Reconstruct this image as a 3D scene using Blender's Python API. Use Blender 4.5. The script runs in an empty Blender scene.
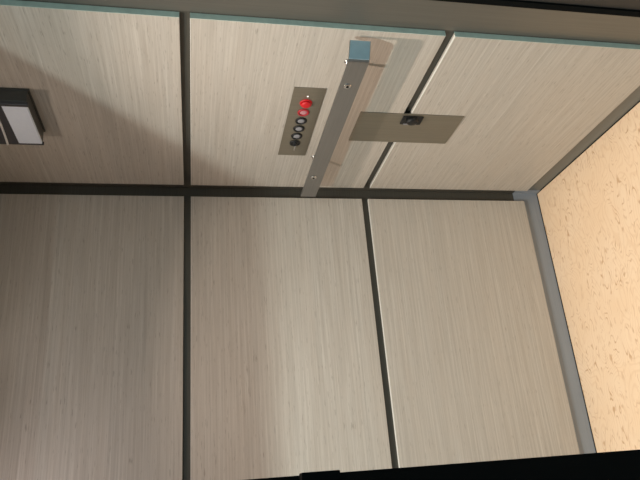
import bpy, bmesh, math, random
from mathutils import Vector, Matrix
random.seed(3)
C = bpy.context.scene.collection
PI = math.pi

# ------------------------------------------------------------ measured dimensions (metres)
# x: along the rear wall away from the corner, y: along the side wall towards the door, z: up
T = 0.016                      # panel thickness; backing lies at x = -T and y = -T
Z_ROWS = [(0.0775, 0.7355), (0.7610, 1.4050), (1.4300, 2.1000)]
Y0, Y1 = 0.037, 0.892          # side wall panels
X0, X1 = 0.027, 1.385          # rear wall panels
YD = 0.994                     # where the side return ends at the doorway
ZC = 2.170                     # ceiling
ZH = 2.122                     # underside of door header
XR = 1.420                     # right wall face

# ------------------------------------------------------------ materials
def mat(name):
    m = bpy.data.materials.new(name); m.use_nodes = True
    nt = m.node_tree
    return m, nt, nt.nodes['Principled BSDF']

def simple(name, col, rough=0.5, metal=0.0, bump=0.0, scale=60, var=0.06):
    m, nt, b = mat(name)
    tc = nt.nodes.new('ShaderNodeTexCoord')
    n = nt.nodes.new('ShaderNodeTexNoise'); n.inputs['Scale'].default_value = scale
    n.inputs['Detail'].default_value = 4
    nt.links.new(tc.outputs['Object'], n.inputs['Vector'])
    r = nt.nodes.new('ShaderNodeValToRGB')
    r.color_ramp.elements[0].position = .3; r.color_ramp.elements[1].position = .7
    r.color_ramp.elements[0].color = [c*(1-var) for c in col]+[1]
    r.color_ramp.elements[1].color = [min(1, c*(1+var)) for c in col]+[1]
    nt.links.new(n.outputs['Fac'], r.inputs['Fac'])
    nt.links.new(r.outputs['Color'], b.inputs['Base Color'])
    b.inputs['Roughness'].default_value = rough; b.inputs['Metallic'].default_value = metal
    if bump:
        bp = nt.nodes.new('ShaderNodeBump'); bp.inputs['Strength'].default_value = bump
        bp.inputs['Distance'].default_value = .001
        nt.links.new(n.outputs['Fac'], bp.inputs['Height']); nt.links.new(bp.outputs['Normal'], b.inputs['Normal'])
    return m

def brushed(name, col, rough, metal, stretch, var=0.12):
    """metal with fine brush lines; stretch = mapping scale (small along the brushing)"""
    m, nt, b = mat(name)
    tc = nt.nodes.new('ShaderNodeTexCoord'); mp = nt.nodes.new('ShaderNodeMapping')
    mp.inputs['Scale'].default_value = stretch
    n = nt.nodes.new('ShaderNodeTexNoise'); n.inputs['Scale'].default_value = 1; n.inputs['Detail'].default_value = 5
    nt.links.new(tc.outputs['Object'], mp.inputs['Vector']); nt.links.new(mp.outputs['Vector'], n.inputs['Vector'])
    r = nt.nodes.new('ShaderNodeValToRGB')
    r.color_ramp.elements[0].position = .3; r.color_ramp.elements[1].position = .7
    r.color_ramp.elements[0].color = [c*(1-var) for c in col]+[1]
    r.color_ramp.elements[1].color = [min(1, c*(1+var)) for c in col]+[1]
    nt.links.new(n.outputs['Fac'], r.inputs['Fac']); nt.links.new(r.outputs['Color'], b.inputs['Base Color'])
    b.inputs['Roughness'].default_value = rough; b.inputs['Metallic'].default_value = metal
    bp = nt.nodes.new('ShaderNodeBump'); bp.inputs['Strength'].default_value = .12; bp.inputs['Distance'].default_value = .0005
    nt.links.new(n.outputs['Fac'], bp.inputs['Height']); nt.links.new(bp.outputs['Normal'], b.inputs['Normal'])
    return m

def laminate(name):
    """pale reconstituted veneer, grain along local X, short dark pores"""
    m, nt, b = mat(name); N = nt.nodes.new; L = nt.links.new
    tc = N('ShaderNodeTexCoord'); oi = N('ShaderNodeObjectInfo')
    off = N('ShaderNodeVectorMath'); off.operation = 'MULTIPLY_ADD'
    off.inputs[1].default_value = (1, 1, 1)
    L(tc.outputs['Object'], off.inputs[0])
    rs = N('ShaderNodeVectorMath'); rs.operation = 'SCALE'; rs.inputs[0].default_value = (7, 5, 9)
    L(oi.outputs['Random'], rs.inputs['Scale']); L(rs.outputs[0], off.inputs[2])
    # the grain lines wander very slightly
    wn = N('ShaderNodeTexNoise'); wn.inputs['Scale'].default_value = 1.6; wn.inputs['Detail'].default_value = 2
    L(off.outputs[0], wn.inputs['Vector'])
    wv = N('ShaderNodeVectorMath'); wv.operation = 'MULTIPLY_ADD'; wv.inputs[1].default_value = (0, 0, .010)
    L(wn.outputs['Color'], wv.inputs[0]); L(off.outputs[0], wv.inputs[2])
    def streak(sx, sz, det, lo, hi):
        mp = N('ShaderNodeMapping'); mp.inputs['Scale'].default_value = (sx, sx, sz)
        n = N('ShaderNodeTexNoise'); n.inputs['Scale'].default_value = 1; n.inputs['Detail'].default_value = det
        r = N('ShaderNodeMapRange'); r.inputs['From Min'].default_value = lo; r.inputs['From Max'].default_value = hi
        L(wv.outputs[0], mp.inputs['Vector']); L(mp.outputs['Vector'], n.inputs['Vector']); L(n.outputs['Fac'], r.inputs['Value'])
        return r.outputs[0]
    wide = streak(.9, 22, 3, .3, .7)
    fine = streak(2.4, 170, 4, .30, .70)
    vfine = streak(7, 420, 3, .3, .7)
    pore = streak(26, 330, 2, .635, .72)
    def mix(a, bb, fac, mode='MIX'):
        x = N('ShaderNodeMix'); x.data_type = 'RGBA'; x.blend_type = mode
        for s, v in ((x.inputs[6], a), (x.inputs[7], bb)):
            if isinstance(v, tuple): s.default_value = v
            else: L(v, s)
        if isinstance(fac, float): x.inputs[0].default_value = fac
        else: L(fac, x.inputs[0])
        return x.outputs[2]
    def mul(v, k):
        q = N('ShaderNodeMath'); q.operation = 'MULTIPLY'; q.inputs[1].default_value = k; L(v, q.inputs[0]); return q.outputs[0]
    light = (.62, .59, .54, 1); midc = (.455, .425, .38, 1); dark = (.37, .325, .28, 1); por = (.19, .16, .13, 1)
    c = mix(midc, light, fine)
    c = mix(c, (.56, .505, .44, 1), mul(wide, .5))
    c = mix(c, dark, mul(vfine, .42))
    c = mix(c, por, mul(pore, .45))
    L(c, b.inputs['Base Color'])
    b.inputs['Roughness'].default_value = .38
    b.inputs['Specular IOR Level'].default_value = .45
    bp = N('ShaderNodeBump'); bp.inputs['Strength'].default_value = .10; bp.inputs['Distance'].default_value = .0006
    L(vfine, bp.inputs['Height']); L(bp.outputs['Normal'], b.inputs['Normal'])
    return m

def plywood(name):
    """rotary cut plywood: pale orange with contour rings and short dark flecks"""
    m, nt, b = mat(name); N = nt.nodes.new; L = nt.links.new
    tc = N('ShaderNodeTexCoord')
    big = N('ShaderNodeTexNoise'); big.inputs['Scale'].default_value = 3.2; big.inputs['Detail'].default_value = 2
    mpb = N('ShaderNodeMapping'); mpb.inputs['Scale'].default_value = (.55, 1.3, 1)
    L(tc.outputs['Object'], mpb.inputs['Vector']); L(mpb.outputs['Vector'], big.inputs['Vector'])
    k = N('ShaderNodeMath'); k.operation = 'MULTIPLY'; k.inputs[1].default_value = 380; L(big.outputs['Fac'], k.inputs[0])
    s = N('ShaderNodeMath'); s.operation = 'SINE'; L(k.outputs[0], s.inputs[0])
    ring = N('ShaderNodeMapRange'); ring.inputs['From Min'].default_value = .2; ring.inputs['From Max'].default_value = 1.; L(s.outputs[0], ring.inputs['Value'])
    # flecks: broken fragments of fine contour lines, stretched along the grain
    mp = N('ShaderNodeMapping'); mp.inputs['Scale'].default_value = (7, 17, 1); L(tc.outputs['Object'], mp.inputs['Vector'])
    fl = N('ShaderNodeTexNoise'); fl.inputs['Scale'].default_value = 1; fl.inputs['Detail'].default_value = 2; fl.inputs['Roughness'].default_value = .45; L(mp.outputs['Vector'], fl.inputs['Vector'])
    k2 = N('ShaderNodeMath'); k2.operation = 'MULTIPLY'; k2.inputs[1].default_value = 85; L(fl.outputs['Fac'], k2.inputs[0])
    s2 = N('ShaderNodeMath'); s2.operation = 'SINE'; L(k2.outputs[0], s2.inputs[0])
    l2 = N('ShaderNodeMapRange'); l2.inputs['From Min'].default_value = .35; l2.inputs['From Max'].default_value = .95; L(s2.outputs[0], l2.inputs['Value'])
    mm = N('ShaderNodeMapping'); mm.inputs['Scale'].default_value = (20, 46, 1); L(tc.outputs['Object'], mm.inputs['Vector'])
    mn = N('ShaderNodeTexNoise'); mn.inputs['Scale'].default_value = 1; mn.inputs['Detail'].default_value = 2; L(mm.outputs['Vector'], mn.inputs['Vector'])
    mr = N('ShaderNodeMapRange'); mr.inputs['From Min'].default_value = .46; mr.inputs['From Max'].default_value = .62; L(mn.outputs['Fac'], mr.inputs['Value'])
    fr = N('ShaderNodeMath'); fr.operation = 'MULTIPLY'; L(l2.outputs[0], fr.inputs[0]); L(mr.outputs[0], fr.inputs[1])
    # patches where flecks are dense
    pn = N('ShaderNodeTexNoise'); pn.inputs['Scale'].default_value = 5; pn.inputs['Detail'].default_value = 2; L(tc.outputs['Object'], pn.inputs['Vector'])
    pr = N('ShaderNodeMapRange'); pr.inputs['From Min'].default_value = .30; pr.inputs['From Max'].default_value = .55; L(pn.outputs['Fac'], pr.inputs['Value'])
    fm = N('ShaderNodeMath'); fm.operation = 'MULTIPLY'; L(fr.outputs[0], fm.inputs[0]); L(pr.outputs[0], fm.inputs[1])
    def mix(a, bb, fac, kk):
        q = N('ShaderNodeMath'); q.operation = 'MULTIPLY'; q.inputs[1].default_value = kk; L(fac, q.inputs[0])
        x = N('ShaderNodeMix'); x.data_type = 'RGBA'
        for ss, v in ((x.inputs[6], a), (x.inputs[7], bb)):
            if isinstance(v, tuple): ss.default_value = v
            else: L(v, ss)
        L(q.outputs[0], x.inputs[0]); return x.outputs[2]
    c = mix((.84, .60, .385, 1), (.91, .72, .53, 1), pn.outputs['Fac'], 1.0)
    c = mix(c, (.60, .34, .15, 1), ring.outputs[0], .17)
    c = mix(c, (.50, .26, .11, 1), fm.outputs[0], .70)
    L(c, b.inputs['Base Color']); b.inputs['Roughness'].default_value = .55
    bp = N('ShaderNodeBump'); bp.inputs['Strength'].default_value = .15; bp.inputs['Distance'].default_value = .001
    L(fl.outputs['Fac'], bp.inputs['Height']); L(bp.outputs['Normal'], b.inputs['Normal'])
    return m

def glow(name, col, strength, base=None):
    m, nt, b = mat(name)
    b.inputs['Base Color'].default_value = (base or col)+(1,)
    b.inputs['Emission Color'].default_value = col+(1,); b.inputs['Emission Strength'].default_value = strength
    return m

LAM = laminate('beige_laminate')
EDGE = simple('teal_edge_band', (.48, .60, .54), .35, var=.08)
TOPLIT = simple('painted_toplight_edge', (.86, .85, .80), .3, var=.02)  # paler colour stands in for lamp light caught on panel tops
BACK = brushed('dark_backing_metal', (.105, .10, .085), .42, .35, (4, 4, 220))
BASEL = brushed('dark_base_metal', (.185, .195, .19), .42, .3, (4, 4, 220), .06)
BASE = brushed('grey_base_metal', (.29, .33, .385), .45, .2, (4, 4, 300), .06)
RET = brushed('return_metal', (.165, .16, .14), .38, .45, (240, 240, 4), .06)
RAIL = brushed('rail_steel', (.27, .265, .255), .33, .75, (6, 6, 500), .06)
PLATE = brushed('plate_steel', (.27, .245, .195), .36, .6, (500, 500, 6), .07)
CHROME = simple('chrome', (.72, .72, .72), .12, 1.0)
SATIN = simple('satin_chrome', (.85, .85, .86), .35, .2)
FILM = simple('blue_protective_film', (.40, .57, .65), .35, var=.06, scale=40)
PLY = plywood('plywood_floor')
BLACK = simple('black_rubber', (.0035, .0045, .0045), .9)
BLACK.node_tree.nodes['Principled BSDF'].inputs['Specular IOR Level'].default_value = .08
BLKPL = simple('black_plastic', (.010, .011, .012), .5)
DARKF = simple('dark_frame_paint', (.035, .032, .028), .6)
DEVG = simple('dark_grey_housing', (.060, .060, .055), .4)
DEVP = simple('front_panel_plastic', (.050, .050, .058), .3)
LENS = simple('milky_white_lens', (.78, .86, 1.0), .3, var=.02)
BTN = simple('grey_button_face', (.30, .30, .33), .3)
RED = glow('red_lit_button', (.9, .02, .03), .10, (.5, .01, .015))
REDG = glow('red_halo_ring', (.8, .03, .04), .07, (.35, .02, .03))
PINK = glow('pink_lit_button_face', (.75, .22, .25), .12, (.45, .22, .24))
LED = glow('white_indicator', (1, .95, .9), .6)
PAINT = simple('white_ceiling_paint', (.62, .60, .56), .6)
HALL = simple('grey_hall_paint', (.30, .31, .31), .8)
LAMPD = glow('warm_lamp_diffuser', (1, .86, .72), 1.5)
LAMPH = glow('cool_lamp_diffuser', (.86, .95, 1), 1.5)

# ------------------------------------------------------------ mesh helpers
def box(bm, a, b, bev=0.0, mi=0):
    vs = [bm.verts.new((x, y, z)) for x in (a[0], b[0]) for y in (a[1], b[1]) for z in (a[2], b[2])]
    F = [(0, 1, 3, 2), (4, 6, 7, 5), (0, 4, 5, 1), (2, 3, 7, 6), (0, 2, 6, 4), (1, 5, 7, 3)]
    fs = [bm.faces.new([vs[i] for i in f]) for f in F]
    for f in fs: f.material_index = mi
    if bev:
        es = list({e for f in fs for e in f.edges})
        r = bmesh.ops.bevel(bm, geom=es, offset=bev, segments=2, affect='EDGES', profile=.5)
        for f in r['faces']: f.material_index = mi
    return fs

def lathe(bm, prof, axis=Vector((1, 0, 0)), org=Vector((0, 0, 0)), seg=32, squash=1.0):
    """prof: (radius, height along axis) rings; both ends capped"""
    rot = Vector((0, 0, 1)).rotation_difference(axis).to_matrix()
    rings = []
    for r, h in prof:
        rings.append([bm.verts.new(org + rot @ Vector((r*math.cos(2*PI*i/seg), r*squash*math.sin(2*PI*i/seg), h))) for i in range(seg)])
    for p, q in zip(rings, rings[1:]):
        for i in range(seg): bm.faces.new([p[i], p[(i+1) % seg], q[(i+1) % seg], q[i]]).smooth = True
    bm.faces.new(rings[0][::-1]); bm.faces.new(rings[-1])

def prism(bm, pts, z0, z1, bev=0.0):
    """polygon in local xy extruded in z"""
    lo = [bm.verts.new((x, y, z0)) for x, y in pts]; hi = [bm.verts.new((x, y, z1)) for x, y in pts]
    n = len(pts)
    fs = [bm.faces.new(lo[::-1]), bm.faces.new(hi)]
    for i in range(n): fs.append(bm.faces.new([lo[i], lo[(i+1) % n], hi[(i+1) % n], hi[i]]))
    if bev: bmesh.ops.bevel(bm, geom=list({e for f in fs for e in f.edges}), offset=bev, segments=2, affect='EDGES')

def sweep(bm, path, r, seg=10):
    rings = []
    for i, p in enumerate(path):
        p = Vector(p); a = Vector(path[max(i-1, 0)]); b = Vector(path[min(i+1, len(path)-1)])
        q = Vector((1, 0, 0)); d = (b-a).normalized(); s = d.cross(q).normalized(); u = s.cross(d)
        rings.append([bm.verts.new(p + r*(math.cos(2*PI*k/seg)*s + math.sin(2*PI*k/seg)*u)) for k in range(seg)])
    for p, q in zip(rings, rings[1:]):
        for i in range(seg): bm.faces.new([p[i], p[(i+1) % seg], q[(i+1) % seg], q[i]]).smooth = True
    bm.faces.new(rings[0][::-1]); bm.faces.new(rings[-1])

def obj(name, bm, mats, parent=None, loc=None, rotz=0, label=None):
    bmesh.ops.recalc_face_normals(bm, faces=bm.faces)
    me = bpy.data.meshes.new(name); bm.to_mesh(me); bm.free()
    for m in (mats if isinstance(mats, (list, tuple)) else [mats]): me.materials.append(m)
    o = bpy.data.objects.new(name, me); C.objects.link(o)
    if parent: o.parent = parent
    if loc: o.location = loc
    o.rotation_euler[2] = rotz
    if label: o['label'] = label
    return o

def one(name, a, b, mats, parent=None, bev=0, **k):
    bm = bmesh.new(); box(bm, a, b, bev); return obj(name, bm, mats, parent, **k)

def struct(name, a, b, m, bev=0):
    o = one(name, a, b, m, None, bev); o['kind'] = 'structure'; return o

def thing(name, label, cat, loc, rotz=0, group=None):
    o = bpy.data.objects.new(name, None); C.objects.link(o); o.empty_display_size = .05
    o.location = loc; o.rotation_euler[2] = rotz; o['label'] = label; o['category'] = cat
    if group: o['group'] = group
    return o

def tag(o, label, cat, group=None):
    o['label'] = label; o['category'] = cat
    if group: o['group'] = group
    return o

# ------------------------------------------------------------ the cab shell
bm = bmesh.new(); box(bm, (-T-.03, -T-.03, -.03), (XR+.03, YD, .003))
fl = obj('floor', bm, PLY); fl['kind'] = 'structure'
struct('wall_left', (-T-.03, -T-.03, 0), (-T-.0008, Y1+.004, ZC), BACK)
struct('wall_rear', (-T, -T-.03, 0), (XR+.03, -T-.0008, ZC), BACK)
# right wall: backing with its three rows of panels
bm = bmesh.new()
box(bm, (XR, -T, 0), (XR+.03, YD, ZC), mi=0)
for z0, z1 in Z_ROWS: box(bm, (XR-.012, Y0, z0), (XR, Y1, z1), .0008, mi=1)
wr = obj('wall_right', bm, [BACK, LAM]); wr['kind'] = 'structure'
struct('ceiling', (-T-.03, -T-.03, ZC), (XR+.03, YD, ZC+.03), PAINT)
# front return of the side wall: smooth metal, flush with the backing
struct('trim_1', (-T-.03, Y1+.004, 0), (-T, YD, ZC), RET)
# baseboards behind the foot of the panels
struct('baseboard_left', (-T, -T, 0), (-T+.0015, Y1, .112), BASEL)
struct('baseboard_rear', (-T+.0015, -T, 0), (XR-.001, -T+.0015, .112), BASE)
struct('trim_2', (-T, -T+.0015, 0), (-T+.003, .0165, .112), BASE)
# cove gasket: thin black joint where the base meets the plywood
bm = bmesh.new()
box(bm, (-T, -T+.0015, 0), (XR-.002, -T+.004, .0052)); box(bm, (-T+.0015, -T+.004, 0), (-T+.004, YD-.01, .0052))
tj = obj('trim_3', bm, BLACK); tj['kind'] = 'structure'

# ------------------------------------------------------------ doorway and landing
XJ = 1.4000                     # face of the right jamb
bm = bmesh.new(); box(bm, (-.10, YD, -.03), (-T+.002, YD+.018, ZH+.12)); box(bm, (-.10, YD+.018, -.03), (-T-.004, YD+.10, ZH+.12), mi=1)
j = obj('door_1', bm, [BLACK, DARKF]); j['kind'] = 'structure'
bm = bmesh.new(); box(bm, (XJ, YD, -.03), (XJ+.16, YD+.10, ZH+.20), mi=0)
j = obj('trim_7', bm, [BLACK]); j['kind'] = 'structure'
# black swing door leaf, standing open: its latch edge comes into the picture
dl = Vector((1.0440, 1.500)); dh = Vector((XJ+.06, YD+.13)); dd = (dh-dl).normalized()
def q2(a, c): v = dl+dd*a+Vector((-dd.y, dd.x))*c; return (v.x, v.y)
bm = bmesh.new(); LW = (dh-dl).length
prism(bm, [q2(0, 0), q2(LW, 0), q2(LW, .045), q2(0, .045)], -.02, 2.03, .002)
j = obj('door_2', bm, [BLACK]); j['kind'] = 'structure'
bm = bmesh.new(); box(bm, (1.0436, 1.503, 1.273), (1.052, 1.518, 1.307), .001); obj('latch_bolt', bm, BLACK, j)
struct('trim_4', (-T+.002, YD, ZH), (XJ, YD+.03, ZH+.20), DARKF)
bm = bmesh.new()
box(bm, (-1.5, YD+.10, -.03), (-.10, YD+.20, 2.9)); box(bm, (XJ+.16, YD+.10, -.03), (2.9, YD+.20, 2.9)); box(bm, (-.10, YD+.04, ZH+.20), (XJ+.16, YD+.20, 2.9))
w = obj('wall_front', bm, HALL); w['kind'] = 'structure'
bm = bmesh.new(); box(bm, (-1.5, YD+.002, -.05), (2.9, 4.8, -.031))
lf = obj('trim_5', bm, HALL); lf['kind'] = 'structure'

# ------------------------------------------------------------ laminate panels, each one liftable
rows = [('bottom', 'below the lower dark groove'), ('middle', 'between the two dark grooves'), ('top', 'above the upper dark groove')]
lab_side = ['beige laminate panel on the handrail wall, lowest row, meeting the plywood floor at its foot',
            'beige laminate panel on the handrail wall, middle row, carrying the button plate and handrail',
            'beige laminate panel on the handrail wall, top row, with the dark box fixture on it']
lab_rear = ['beige laminate panel on the bare wall, lowest row, beside the blue-grey base strip',
            'beige laminate panel on the bare wall, middle row, half shaded between the two dark grooves',
            'beige laminate panel on the bare wall, shaded top row with a faint lamp reflection']
for i, (z0, z1) in enumerate(Z_ROWS):
    h = z1-z0
    o = thing('laminate_panel', lab_side[i], 'wall panel', (0, Y0, z0), PI/2, 'laminate panels on the handrail wall')
    bm = bmesh.new(); box(bm, (0, 0, 0), (Y1-Y0-.0012, T, h-.0012), .0007); obj('panel_face', bm, LAM, o)
    bm = bmesh.new(); box(bm, (0, 0, h-.0012), (Y1-Y0-.0012, T*.4, h)); obj('toplight_strip', bm, TOPLIT, o)  # thin strip along the top, light painted in as a paler tone
    bm = bmesh.new(); box(bm, (Y1-Y0-.0012, 0, 0), (Y1-Y0, T, h)); obj('edge_band', bm, EDGE, o, label='teal edge band on the panel end')
for i, (z0, z1) in enumerate(Z_ROWS):
    bm = bmesh.new(); box(bm, (0, -T, 0), (X1-X0, 0, z1-z0-.0012), .0007)
    pf = thing('laminate_panel', lab_rear[i], 'wall panel', (X0, 0, z0), 0, 'laminate panels on the bare wall')
    obj('panel_face', bm, LAM, pf)
    bm = bmesh.new(); box(bm, (0, -T*.55, z1-z0-.0012), (X1-X0, 0, z1-z0)); obj('toplight_strip', bm, TOPLIT, pf)  # same painted light along the rear panel tops

# ------------------------------------------------------------ handrail: flat bar with a bent back end
RY0, RY1, RZ, RX = .118, .872, .995, .080
hr = thing('handrail', 'flat steel handrail with a blue film covered end, on the button wall', 'handrail', (0, RY1, RZ))
th, hh, rr = .006, .027, .009
def arc(cx, cy, r, a0, a1, n=8): return [(cx+r*math.cos(a0+(a1-a0)*i/n), cy+r*math.sin(a0+(a1-a0)*i/n)) for i in range(n+1)]
L = RY1-RY0
# outline in local xy (x = away from wall, y = 0 at the near end, negative towards the corner)
outer = [(.017, 0)] + arc(RX-rr, -rr, rr, PI/2, 0) + [(RX, -L)]*1
inner = [(RX-th, -L)] + arc(RX-rr, -rr, rr-th, 0, PI/2) + [(.017, -th)]
bm = bmesh.new()
pts = outer+inner; n = len(pts); k = len(outer)
def tw(x, y): return -(RX-x)*.16 if y > -.05 else 0      # the near return is bent slightly downwards
lo = [bm.verts.new((x, y, -hh+tw(x, y))) for x, y in pts]; hi = [bm.verts.new((x, y, hh+tw(x, y))) for x, y in pts]
for i in range(n): bm.faces.new([lo[i], lo[(i+1) % n], hi[(i+1) % n], hi[i]])
for i in range(k-1):
    jx = n-1-i
    bm.faces.new([hi[i], hi[i+1], hi[jx-1], hi[jx]]); bm.faces.new([lo[jx], lo[jx-1], lo[i+1], lo[i]])
obj('bar', bm, RAIL, hr)
bm = bmesh.new(); box(bm, (.0175, 0, -hh+.001), (RX-rr+.004, .0008, hh-.001))
for v in bm.verts: v.co.z += tw(v.co.x, 0)
obj('protective_film', bm, FILM, hr, label='blue protective film on the near bent end')
for y in (.769, .263):
    ly = y-RY1
    bm = bmesh.new()
    lathe(bm, [(.0090, 0), (.0090, .002), (.0055, .003), (.0055, RX-th)], Vector((1, 0, 0)), Vector((0.0, ly, -.002)), 24)
    br = obj('bracket', bm, RAIL, hr)
    bm = bmesh.new()
    lathe(bm, [(.0105, 0), (.0105, .0012), (.0085, .0026), (.003, .0032)], Vector((1, 0, 0)), Vector((RX, ly, .006)), 24)
    sc = obj('screw', bm, CHROME, hr)
    bm = bmesh.new(); lathe(bm, [(.0045, 0), (.0045, .0004)], Vector((1, 0, 0)), Vector((RX+.0031, ly, .006)), 6)
    obj('socket', bm, BLACK, sc)

# ------------------------------------------------------------ button plate (car operating panel)
CP = thing('button_panel', 'small metal button plate with a row of six controls above the handrail', 'control panel', (0, .272, 1.026))
W, H = .375, .093
bm = bmesh.new(); box(bm, (0, 0, 0), (.0025, W, H), .0006); obj('faceplate', bm, PLATE, CP)
zc = 1.0735-1.026
def ring(bm, yc, r0, r1, h, x0=.0025):
    seg = 32
    prof = [(r0, 0), (r0, h*.7), ((r0*.6+r1*.4), h), (r1, h*.8), (r1, 0)]
    rings = []
    for r, hx in prof:
        rings.append([bm.verts.new((x0+hx, yc+r*math.cos(2*PI*i/seg), zc+r*math.sin(2*PI*i/seg))) for i in range(seg)])
    for p, q in zip(rings, rings[1:]+rings[:1]):
        for i in range(seg): bm.faces.new([p[i], p[(i+1) % seg], q[(i+1) % seg], q[i]]).smooth = True
XA = Vector((1, 0, 0))
def lens(bm, yc, r, h0=.0012, h1=.003):
    lathe(bm, [(r, 0), (r, h0), (r*.85, h1*.85), (r*.5, h1), (r*.1, h1)], XA, Vector((.0025, yc, zc)), 28)
# lit red stop button: collar + raised mushroom head
b1 = .575-.272
bm = bmesh.new(); ring(bm, b1, .0185, .013, .003); bt = obj('button', bm, RED, CP, label='red lit mushroom stop button')
bm = bmesh.new(); lathe(bm, [(.012, 0), (.012, .003), (.0150, .005), (.0150, .008), (.012, .0105), (.006, .0115)], XA, Vector((.0025, b1, zc)), 28)
obj('button_cap', bm, RED, bt)
for q, yy in enumerate((.5275, .482, .438, .3945)):
    yc = yy-.272
    bm = bmesh.new(); ring(bm, yc, .0178, .0115, .004)
    bt = obj('button', bm, REDG if q == 0 else BLKPL, CP, label='button with a glowing red ring' if q == 0 else None)
    bm = bmesh.new(); lens(bm, yc, .0113); fc = obj('button_face', bm, PINK if q == 0 else BTN, bt)
# key switch
b6 = .353-.272
bm = bmesh.new(); ring(bm, b6, .0170, .009, .005); ks = obj('key_switch', bm, BLKPL, CP, label='black key switch with a key in it')
bm = bmesh.new(); lathe(bm, [(.009, 0), (.009, .006), (.007, .007)], XA, Vector((.0025, b6, zc)), 24); obj('barrel', bm, BLKPL, ks)
bm = bmesh.new(); box(bm, (.009, b6-.0012, zc-.0035), (.016, b6+.0012, zc+.0035), .0004)
box(bm, (.016, b6-.024, zc-.0022), (.0175, b6+.002, zc+.0022), .0006); obj('key', bm, CHROME, ks)
bm = bmesh.new(); lathe(bm, [(.0026, 0), (.0026, .001), (.0012, .0018)], XA, Vector((.0025, .608-.272, zc)), 14); obj('indicator_light', bm, LED, CP)

# ------------------------------------------------------------ blank steel plate with black latch, across the lower groove
PP = thing('cover_plate', 'blank brownish steel plate with a black latch, under the handrail across the groove', 'cover plate', (0, .377, .562))
bm = bmesh.new(); box(bm, (-.001, 0, 0), (.0032, .163, .337), .0008); obj('faceplate', bm, PLATE, PP)
ly, lz = .140, .168
bm = bmesh.new(); box(bm, (.0032, ly-.026, lz-.036), (.0085, ly+.016, lz+.030), .0018); la = obj('latch', bm, BLKPL, PP, label='black plastic latch')
bm = bmesh.new(); lathe(bm, [(.018, 0), (.018, .011), (.016, .013), (.005, .0135)], XA, Vector((.0085, ly+.004, lz)), 28, .85); obj('latch_knob', bm, BLKPL, la)
bm = bmesh.new(); box(bm, (.0085, ly-.0235, lz-.022), (.0105, ly-.0195, lz+.020), .0008); obj('latch_lip', bm, BTN, la)

# ------------------------------------------------------------ dark box fixture with white lens
FX = thing('wall_fixture', 'dark grey box fixture with white lens and chrome arc, high on the wall', 'wall fixture', (0, .374, 1.828))
FW, FD, FH = .207, .052, .26
bm = bmesh.new(); box(bm, (0, 0, 0), (.006, FW, FH), .001); obj('back_plate', bm, DEVG, FX)
bm = bmesh.new(); box(bm, (.006, .002, .004), (FD-.010, FW-.001, FH-.004), .002); obj('housing', bm, DEVG, FX)
bm = bmesh.new(); box(bm, (FD-.010, 0, .068), (FD, FW, FH), .0015); obj('front_cover', bm, DEVP, FX)
bm = bmesh.new(); box(bm, (FD-.0095, .006, .0035), (FD-.001, FW-.012, .0678), .002); obj('lens', bm, LENS, FX, label='milky white lens')
bm = bmesh.new(); box(bm, (FD-.0100, 0, 0), (FD, .0058, .0678), .001); obj('frame_end', bm, DEVP, FX)
bm = bmesh.new(); box(bm, (FD-.0100, FW-.0118, 0), (FD, FW, .0678), .001); obj('frame_end', bm, DEVP, FX)
bm = bmesh.new()
path = []
for i in range(25):
    s = i/24; path.append((FD+.0005, .001+.204*s, .088+.011*(1-s)**2))
sweep(bm, path, .0032, 8); obj('chrome_arc', bm, SATIN, FX, label='curved chrome trim line')

# ------------------------------------------------------------ lamps
def lamp_thing(name, label, loc, size, dm, col, power, spread=PI):
    t = thing(name, label, 'ceiling light', loc)
    bm = bmesh.new(); s = size
    lathe(bm, [(s*1.12, 0), (s*1.18, -.004), (s*1.05, -.012), (s, -.012), (s, -.004), (s*.1, -.004)], Vector((0, 0, 1)), Vector((0, 0, 0)), 40); obj('lamp_ring', bm, CHROME, t)
    bm = bmesh.new(); lathe(bm, [(s*.98, -.0045), (s*.95, -.009), (s*.5, -.0105), (s*.1, -.011)], Vector((0, 0, 1)), Vector((0, 0, 0)), 40); obj('diffuser', bm, dm, t)
    l = bpy.data.lights.new('lamp_light', 'AREA'); l.shape = 'DISK'; l.size = s*1.8; l.energy = power; l.color = col; l.spread = spread
    lo = bpy.data.objects.new('lamp_light', l); C.objects.link(lo); lo.parent = t; lo.location = (0, 0, -.0125)
    return t
WARM = (1, .80, .66); HALLC = (.88, 1.0, .95)
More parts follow.
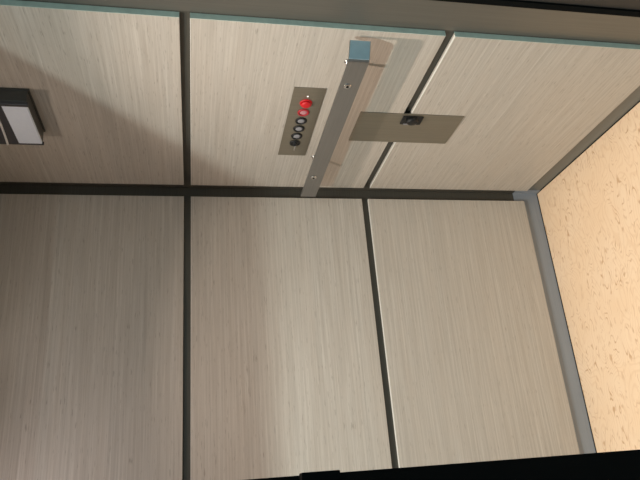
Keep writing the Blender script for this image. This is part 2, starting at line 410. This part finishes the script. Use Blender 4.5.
lamp_thing('ceiling_light', 'round warm downlight in the cab ceiling nearest the doorway', (.68, .885, ZC), .026, LAMPD, WARM, 9.0, 1.95)
lamp_thing('ceiling_light', 'round warm downlight in the cab ceiling nearest the box fixture', (.41, .60, ZC), .035, LAMPD, WARM, .9)
lamp_thing('ceiling_light', 'added fill lamp in the cab ceiling furthest from the handrail wall', (1.10, .45, ZC), .035, LAMPD, (1, .85, .83), 2.5, 2.8)  # unseen fill lamp, added to brighten the bare rear wall
hl = lamp_thing('hall_light', 'small round cool lamp hanging on a stem just outside the doorway', (1.45, 1.30, 2.40), .022, LAMPH, HALLC, 30, 2.75)
bm = bmesh.new(); lathe(bm, [(.006, 0), (.006, .53)], Vector((0, 0, 1)), Vector((0, 0, 0)), 16); obj('stem', bm, CHROME, hl)
lamp_thing('hall_light', 'round cool downlight further out in the hall ceiling, away from the doorway', (1.0, 4.1, 2.93), .07, LAMPH, (.80, .97, .97), 22)
struct('trim_6', (-1.5, YD+.20, 2.93), (2.9, 4.8, 2.96), HALL)

wd = bpy.data.worlds.new('World'); bpy.context.scene.world = wd; wd.use_nodes = True
bg = wd.node_tree.nodes['Background']; bg.inputs['Color'].default_value = (.62, .82, .88, 1); bg.inputs['Strength'].default_value = .32

# ------------------------------------------------------------ camera (solved from the photo's lines)
cam = bpy.data.cameras.new('camera'); cam.sensor_width = 36; cam.lens = 36*623.376/640; cam.clip_start = .02
co = bpy.data.objects.new('camera', cam); C.objects.link(co)
r = Vector((7.64812903e-02, 1.84910245e-01, -9.79774879e-01)); u = Vector((-9.23953548e-01, 3.82504688e-01, 6.51944531e-05)); b = Vector((3.74780540e-01, 9.05261490e-01, 2.00102929e-01))
m = Matrix((r, u, b)).transposed().to_4x4(); m.translation = Vector((1.06086994, 2.08222449, 1.39877361)); co.matrix_world = m
S = bpy.context.scene; S.camera = co
S.view_settings.view_transform = 'Standard'; S.view_settings.look = 'None'; S.view_settings.gamma = 1; S.view_settings.use_curve_mapping = False
S.view_settings.exposure = 0.0
